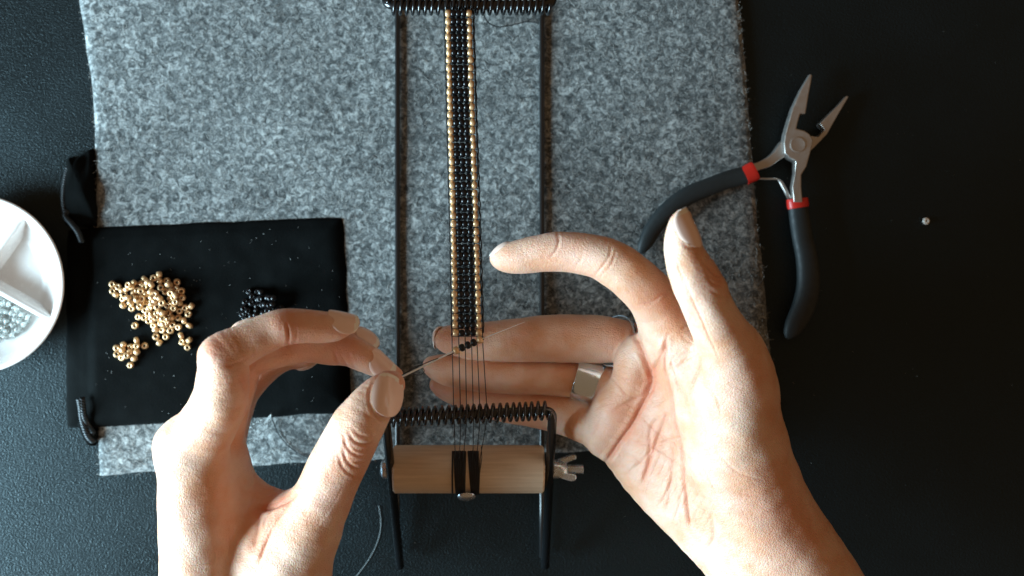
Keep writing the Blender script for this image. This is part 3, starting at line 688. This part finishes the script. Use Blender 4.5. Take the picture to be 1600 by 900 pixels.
def nail(hand, bvh, c, a, nrm, Lm, Wm, free=.14, off=.22, curve=1.0, taper=.12, bend=-.2):
    """a nail plate fitted to the finger: c (px,py,z), a axis towards the tip (mm vector), nrm outward"""
    c = P(*c); a = Vector(a).normalized(); nrm = Vector(nrm); nrm = (nrm-a*nrm.dot(a)).normalized(); b = nrm.cross(a).normalized()
    rows = []; ys = []
    for i in range(13):
        for j in range(11):
            u = (i/12-.5)*Lm; v = (j/10-.5)*Wm
            o_ = c+a*u+b*v+nrm*14; hit = bvh.ray_cast(o_, -nrm, 30)
            if hit[0] is not None:
                hgt = (hit[0]-c).dot(nrm)
                rows.append((1, u, u*u, v*v, v)); ys.append(hgt)
    A = np.array(rows); y = np.array(ys); m0 = np.median(y); ok = np.abs(y-m0) < 5; co = np.linalg.lstsq(A[ok], y[ok], rcond=None)[0]
    res = y[ok]-A[ok] @ co; co[0] += np.percentile(res, 80)*.8; co[2] = max(min(co[2], 0.0), bend); co[3] = np.clip(co[3], -.14, -.02)*curve
    V = []; F = []; NI, NJ = 22, 15; mat = []
    for lay in (0, 1):
        for i in range(NI+1):
            s_u = .5-.5*math.cos(math.pi*i/NI); u = (s_u-.5)*Lm; ex = 2.5 if s_u < .5 else 3.4
            wdt = Wm/2*max(.03, 1-abs(2*s_u-1)**ex)**(1/ex)*(1-taper*abs(2*s_u-1)**2)
            for j in range(NJ+1):
                v = (2*j/NJ-1)*wdt; hgt = co[0]+co[1]*u+co[2]*u*u+co[3]*v*v+co[4]*v+off-(0 if lay == 0 else .45)-.25*max(0, .2-s_u)/.2
                V.append(c+a*u+b*v+nrm*hgt)
    n1 = (NI+1)*(NJ+1)
    for i in range(NI):
        for j in range(NJ):
            q = i*(NJ+1)+j; F.append((q, q+1, q+NJ+2, q+NJ+1)); mat.append(1 if .5-.5*math.cos(math.pi*(i+.5)/NI)-.06*(1-(2*j/NJ-1)**2)+.03 > 1-free else 0)
            F.append((q+n1, q+n1+NJ+1, q+n1+NJ+2, q+n1+1)); mat.append(mat[-1])
    rim = [j for j in range(NJ+1)]+[i*(NJ+1)+NJ for i in range(1, NI+1)]+[NI*(NJ+1)+j for j in range(NJ-1, -1, -1)]+[i*(NJ+1) for i in range(NI-1, 0, -1)]
    for k in range(len(rim)):
        p_, q = rim[k], rim[(k+1) % len(rim)]; F.append((p_, p_+n1, q+n1, q)); mat.append(1 if p_//(NJ+1) > NI*(1-free) else 0)
    import bmesh
    me = mesh('fingernail', V, F); me.materials.append(NAILM); me.materials.append(NAILE); me.polygons.foreach_set('material_index', mat)
    bm = bmesh.new(); bm.from_mesh(me); bmesh.ops.recalc_face_normals(bm, faces=bm.faces); bm.to_mesh(me); bm.free(); me.shade_smooth()
    me.set_sharp_from_angle(angle=math.radians(50))
    return link('fingernail', me, hand)
VOX = 0.43
# ---- the hand that pinches the needle, seen from its thumb side
palmL = [
 [(296,698,78,50),(303,740,78,56),(306,790,76,60),(312,860,74,63),(320,940,72,70),(326,1010,70,74)],
 [(335,730,50,52),(345,800,50,56),(355,900,52,60),(360,1010,54,66)],
 [(330,720,62,56),(336,790,62,62),(350,880,62,66),(360,1010,62,72)],
 [(372,800,60,30),(400,840,66,46),(430,880,68,60),(440,950,66,62),(430,1010,64,70)],
 [(388,786,56,32),(425,797,62,33),(462,806,72,34)],
 [(470,838,76,50),(455,870,74,60),(440,930,70,66),(428,1010,68,72)],
]
fingL = [
 [(300,705,80,47),(326,660,88,46),(345,620,94,43),(349,580,98,40),(350,556,99,37),(383,537,97,32),(420,519,95,30),(447,511,94,29.5),(480,510,91,26.5),(515,511,87,24),(538,507,84,18),(550,504,82.5,12)],
 [(320,720,62,50),(345,650,72,42),(366,590,79,36),(386,562,80,31),(430,549,79,26),(475,542,76,25),(515,543,74,27.5),(545,547,73,26),(577,564,70.5,22),(604,579,68.5,16),(619,585,68,10)],
 [(322,740,46,46),(345,670,50,38),(370,600,56,32),(386,529,62,30),(430,536,62,27),(480,541,60,25),(530,533,58,24),(562,530,56,19),(582,536,54,12)],
 [(335,750,34,44),(352,680,34,34),(376,615,36,29),(408,580,38,25),(445,558,38,21),(478,557,37,19)],
 [(440,885,72,62),(462,845,76,54),(490,805,80,49),(520,742,85,45),(547,687,89,43),(564,658,90,40.5),(586,627,87,34),(604,606,83,26),(612,600,81,21)],
]
crL = [
 ([(449,541),(451,525),(448,508)], .9, .5, (80, 130)), ([(462,536),(464,522),(463,512)], .25, .4, (80, 130)), ([(478,536),(481,524)], .22, .4, (80, 130)),
 ([(346,572),(360,570),(378,564),(390,556)], .3, .6, (80, 130)), ([(400,556),(398,548),(400,540)], .25, .5, (80, 130)),
 ([(460,772),(442,783),(422,791),(402,797)], 1.5, .9), ([(404,797),(401,822),(396,856)], .8, 1.1), ([(456,780),(437,805),(417,842),(405,878)], .7, .7), ([(440,790),(426,812),(415,832)], .3, .6), ([(430,790),(416,806),(410,826)], .3, .5), ([(404,765),(418,770),(434,772)], .25, .6),
 ([(538,681),(541,697),(552,708),(566,712)], .42, .5), ([(545,676),(554,689),(570,694),(584,692)], .45, .5), ([(536,700),(540,716),(550,728),(562,732)], .4, .5), ([(530,712),(534,728),(545,741)], .32, .5), ([(552,670),(562,680),(578,682)], .3, .45), ([(542,734),(552,744),(562,746)], .22, .5), ([(548,720),(556,722),(570,718)], .3, .4),
 ([(550,698),(556,702),(566,703)], .3, .4), ([(584,596),(577,612),(577,630),(584,648),(596,659),(608,655)], .45, .45), ([(608,655),(617,638),(626,618)], .4, .45), ([(570,640),(580,660),(594,670)], .15, .6),
 ([(522,548),(525,560),(529,572)], .6, .5, (60, 82)), ([(534,556),(540,570),(545,580)], .4, .45, (60, 82)), ([(550,566),(556,578)], .35, .45, (60, 82)), ([(541,545),(547,556),(551,566)], .25, .4, (60, 82)), ([(420,548),(424,558),(423,568)], .4, .5, (60, 82)), ([(445,552),(447,560),(446,568)], .2, .4, (60, 82)), ([(465,548),(468,558),(467,567)], .2, .4, (60, 82)), ([(408,556),(412,566),(410,576)], .35, .45, (60, 84)),
 ([(387,618),(380,600),(372,588)], .4, .8, (80, 130)), ([(395,770),(398,745),(400,720)], .3, 1.0),
]
for k in range(16):   # fine wrinkles along the web of the thumb
    x = 400+k*6; crL.append(([(x, 872-k*3), (x+14+k, 835-k*3), (x+30+k, 806-k*3)], .12, .4))
buL = [(262,700,32,1.2),(325,548,20,1.0),(440,508,18,.5),(562,712,24,.5),(470,812,30,.6),(300,640,30,-.6),(420,526,15,-.3),(300,800,60,-.7)]
flL = [(262,700,34,.22),(338,545,26,.25),(443,500,22,.3),(615,600,26,.3),(430,785,28,.35),(560,705,30,.25),(330,545,30,.25),(300,800,14,0),(550,505,16,.25),(395,690,30,.45),(400,600,30,.4),(450,525,22,.25),(540,560,22,.35),(590,590,25,.2)]
b0 = (P(232, 0, 90).x-4, P(0, 1000, 70).y, 14); b1 = (P(642, 0, 60).x+6, P(0, 470, 100).y+8, 118)
b0 = ((225-CX)/K, (450-985)/sc_(70), 16.0); b1 = (-15.0, 4.0, 120.0)
V, Q = build_hand(palmL, fingL, 9.0, [6, 6, 5, 5, 9], (b0, b1), VOX)
handL, bvL = finish_hand('hand', V, Q, crL, buL, flL, 'hand with curled fingers pinching the needle between thumb and middle fingertip')
def dirp(a, b): return P(*b)-P(*a)
nail(handL, bvL, (606, 616, 92), dirp((597, 657, 91), (612, 588, 84)), (.02, -.08, 1), 16.2, 11.0, free=.12, off=.32, bend=-.016)
nail(handL, bvL, (537, 495, 88), dirp((510, 488, 90), (562, 500, 84)), (.05, 1.0, .25), 11.5, 8.5, free=.16, off=.3)
nail(handL, bvL, (606, 559, 74), dirp((580, 540, 74), (630, 581, 70)), (.55, .75, .45), 11.5, 8.0, free=.18, off=.3)
nail(handL, bvL, (578, 522, 58), dirp((556, 515, 60), (597, 538, 54)), (.35, .8, .6), 10.5, 8.0, free=.2, off=.3)
nail(handL, bvL, (478, 568, 36), dirp((455, 568, 38), (500, 566, 36)), (0, -.9, .3), 8.5, 7.0, free=.12)
# ---- the open hand, palm toward the light
palmR = [
 [(957,666,42,40),(976,690,43,44),(1034,744,46,57),(1100,800,50,65),(1158,850,54,74),(1215,910,58,84),(1265,985,60,92)],
 [(975,632,48,46),(1035,680,52,60),(1105,750,56,68),(1175,830,60,80),(1235,910,62,86),(1285,985,62,92)],
 [(1003,560,54,42),(1046,612,58,56),(1105,690,62,64),(1165,770,64,70)],
 [(1022,532,66,24),(998,562,62,29),(984,602,58,28),(957,650,52,30),(938,682,46,26)],
 [(1038,490,72,38),(1068,545,72,50),(1100,620,72,60),(1130,700,70,66)],
 [(1140,560,88,50),(1146,605,84,62),(1150,660,78,71),(1168,740,71,76),(1200,815,66,78),(1243,885,64,82),(1295,985,62,88)],
]
fingR = [
 [(782,404,72,17),(791,403,73,22),(806,402,74.5,25.5),(830,398,76,28.5),(868,394,78,31),(905,396,80,32),(938,402,82,34),(966,417,83,36),(988,434,83,37),(1014,460,80,39),(1040,492,75,42),(1066,530,72,48)],
 [(692,529,44.5,16),(702,531,45,22),(722,532,45.5,26),(745,533,46,29),(800,532,47,33.5),(860,529,47,37),(925,530,47,38),(966,533,49,34.5),(1003,545,49,34)],
 [(676,572,40,16),(690,576,40.5,22),(712,580,41,26),(745,584,42,27.5),(790,588,42.5,27),(840,590,43,26.5),(900,594,44,27.5),(945,602,46,31),(985,628,50,42)],
 [(686,601,34,15),(698,606,34,20),(720,614,35,23),(752,626,36,25),(800,634,37,28),(850,641,38,30),(893,650,40,34),(930,662,42,38),(965,672,44,42)],
 [(1067,340,112,14),(1064,354,112,21),(1065,375,111,26.5),(1072,405,109,33),(1087,438,106,38.5),(1104,475,103,40),(1124,515,98,43),(1142,555,92,49),(1147,600,85,60)],
]
crR = [
 ([(991,522),(1003,552),(1014,580),(1016,600),(1008,621),(990,660),(968,692),(948,722)], 1.25, .85),
 ([(1041,537),(1030,560),(1015,585)], .9, .7), ([(1041,533),(1038,570),(1040,604),(1050,650),(1058,689),(1067,740),(1080,824)], .8, .7),
 ([(1092,552),(1092,572),(1084,592),(1076,612)], .8, .6), ([(1041,640),(1028,680),(1014,720),(1003,758)], .6, .7), ([(1016,676),(1013,710),(1008,748)], .4, .6),
 ([(1030,650),(1018,665),(1010,690)], .35, .6), ([(1092,552),(1075,560),(1058,574)], .35, .4), ([(1088,545),(1068,552),(1050,570)], .25, .4),
 ([(1040,650),(1050,700),(1048,760),(1042,800)], .4, .8), ([(960,640),(985,628),(1008,618)], .45, .7), ([(935,655),(930,670),(925,688)], .3, .6), ([(950,585),(966,600),(980,618)], .3, .5),
 ([(985,690),(1020,700),(1060,730),(1095,770)], .25, .5), ([(1000,650),(1040,690),(1085,720)], .22, .4), ([(1060,700),(1085,760),(1105,810)], .3, .7), ([(1105,860),(1115,835),(1108,800)], .5, .9),
 ([(1152,800),(1190,806),(1225,790),(1240,772)], .22, 1.6),
 ([(872,366),(873,378),(869,391),(860,402)], .35, .5), ([(955,385),(952,400),(940,418),(930,430)], .3, .45), ([(962,395),(956,412),(945,428)], .25, .4), ([(912,396),(905,410),(896,420)], .16, .5), ([(948,418),(938,432)], .2, .4),
 ([(1000,475),(1020,472),(1034,460),(1046,450)], .35, .5), ([(990,500),(1010,505),(1040,498)], .15, .5), ([(1060,520),(1075,505),(1080,495)], .25, .5),([(1066,545),(1050,565),(1040,600)], .2, .5),
 ([(1098,410),(1110,422),(1120,432),(1132,430)], .4, .5, (85, 130)), ([(1105,432),(1115,444),(1130,448)], .4, .5, (85, 130)), ([(1100,420),(1112,434),(1134,442)], .25, .4, (85, 130)), ([(1112,455),(1124,462),(1138,462)], .3, .5, (85, 130)), ([(1118,405),(1108,402),(1098,396)], .25, .4, (85, 130)),
 ([(1064,378),(1074,386),(1090,388)], .3, .5, (85, 130)), ([(1040,378),(1045,384),(1046,395)], .2, .5, (85, 130)),
 ([(792,512),(792,530),(795,550)], .12, .6, (40, 70)), ([(880,515),(886,530),(884,548)], .12, .6, (40, 70)), ([(770,572),(772,590),(770,604)], .12, .6, (30, 60)),
]
for k in range(12):
    crR.append(([(1000+k*9, 745+k*8), (1012+k*9, 728+k*7), (1024+k*9, 700+k*8)], .13, .4))
for k in range(9):
    crR.append(([(1052+k*5, 395+k*12), (1062+k*6, 425+k*13), (1070+k*7, 455+k*14)], .10, .4, (80, 130)))
for k in range(8):
    crR.append(([(985-k*6, 600+k*14), (1000-k*6, 612+k*12), (1012-k*6, 612+k*14)], .15, .4))
for pts_, d_ in ((((1003,600),(1022,585),(1036,560)),.3),(((1012,640),(1030,628),(1042,612)),.28),(((1020,700),(1040,690),(1062,684)),.25),(((985,735),(1002,722),(1018,700)),.3),(((1030,790),(1042,770),(1050,745)),.3),(((1055,812),(1062,790),(1066,765)),.28),(((1048,590),(1062,606),(1072,630)),.28),(((1020,560),(1032,548),(1046,520)),.25),(((1062,520),(1074,533),(1090,540)),.2),(((968,585),(980,592),(994,594)),.25),(((930,640),(944,632),(960,630)),.25),(((1100,600),(1120,622),(1128,650)),.16),(((1092,640),(1104,668),(1106,700)),.16),(((1085,690),(1100,730),(1120,770)),.2),(((1120,700),(1150,735),(1190,750)),.14),(((1150,770),(1185,775),(1215,765)),.18),(((975,710),(990,715),(1005,730)),.25),(((1046,560),(1056,590),(1056,620)),.25)):
    crR.append((list(pts_), d_, .5))
buR = [(960,630,24,.8),(985,590,16,.6),(945,680,22,.6),(1030,620,30,-1.5),(1045,700,34,-1.2),(1150,690,50,1.5),(1130,445,18,.6),(1060,800,30,.8),(1150,470,26,-.4),(1085,505,20,-.5),(905,388,26,.2)]
flR = [(785,405,22,.25),(1010,600,26,.3),(1010,730,40,.25),(1030,660,45,.2),(955,640,36,.25),(1000,470,34,.25),(1085,580,24,.3),(1120,440,24,.25),(690,530,22,.3),(675,575,20,.2),(690,610,20,.25),(925,400,30,.12),(1070,360,20,.1)]
b0 = (-24.0, (450-985)/sc_(60), 14.0); b1 = ((1350-CX)/sc_(60)+2, 31.0, 122.0)
V, Q = build_hand(palmR, fingR, 6.0, [6, 1.2, 1.2, 1.5, 7], (b0, b1), VOX)
handR, bvR = finish_hand('hand', V, Q, crR, buR, flR, 'open upturned hand with thumb raised and silver rings, fingers behind the loom threads')
nail(handR, bvR, (1077, 356, 114), dirp((1088, 385, 112), (1072, 325, 114)), (.85, .15, .55), 13.5, 10.2, free=.13, off=.22, bend=-.016)
nail(handR, bvR, (783, 391, 73), dirp((803, 381, 74), (768, 397, 72)), (-.35, .95, -.05), 9, 7, free=.12, off=.15)
nail(handR, bvR, (681, 522, 44), dirp((700, 508, 42), (674, 532, 44)), (-.85, .45, .12), 8, 7, free=.12, off=.05)
# ---- rings
def ring(c, axis, R, wd, th, mat, name, q=1.0, dome=.0):
    a = Vector(axis).normalized(); c = P(*c); prof = []
    h2 = wd/2
    prof = [(R, -h2), (R+th*.6, -h2), (R+th*.95, -h2+.12), (R+th, -h2+.35)]+[(R+th+dome*math.cos(k*math.pi/10), h2*.9*math.sin(k*math.pi/10)) for k in range(-4, 5)]+[(R+th, h2-.35), (R+th*.95, h2-.12), (R+th*.6, h2), (R, h2), (R, 0), (R, -h2)]
    return MB().lathe(prof, c, a, 72).build(name, mat)
r1 = ring((918, 594, 44.3), (.94, -.28, .06), 7.3, 10.4, .8, SILVER, 'silver_ring', dome=.25)
tag(r1, 'wide hammered silver band ring on the second lowest finger of the open hand', 'ring')
r2 = ring((962, 533, 49), (.74, -.28, -.58), 9.7, 1.4, .55, SILVER, 'silver_ring')
tag(r2, 'thin plain silver ring at the base of the finger above the wide band', 'ring')
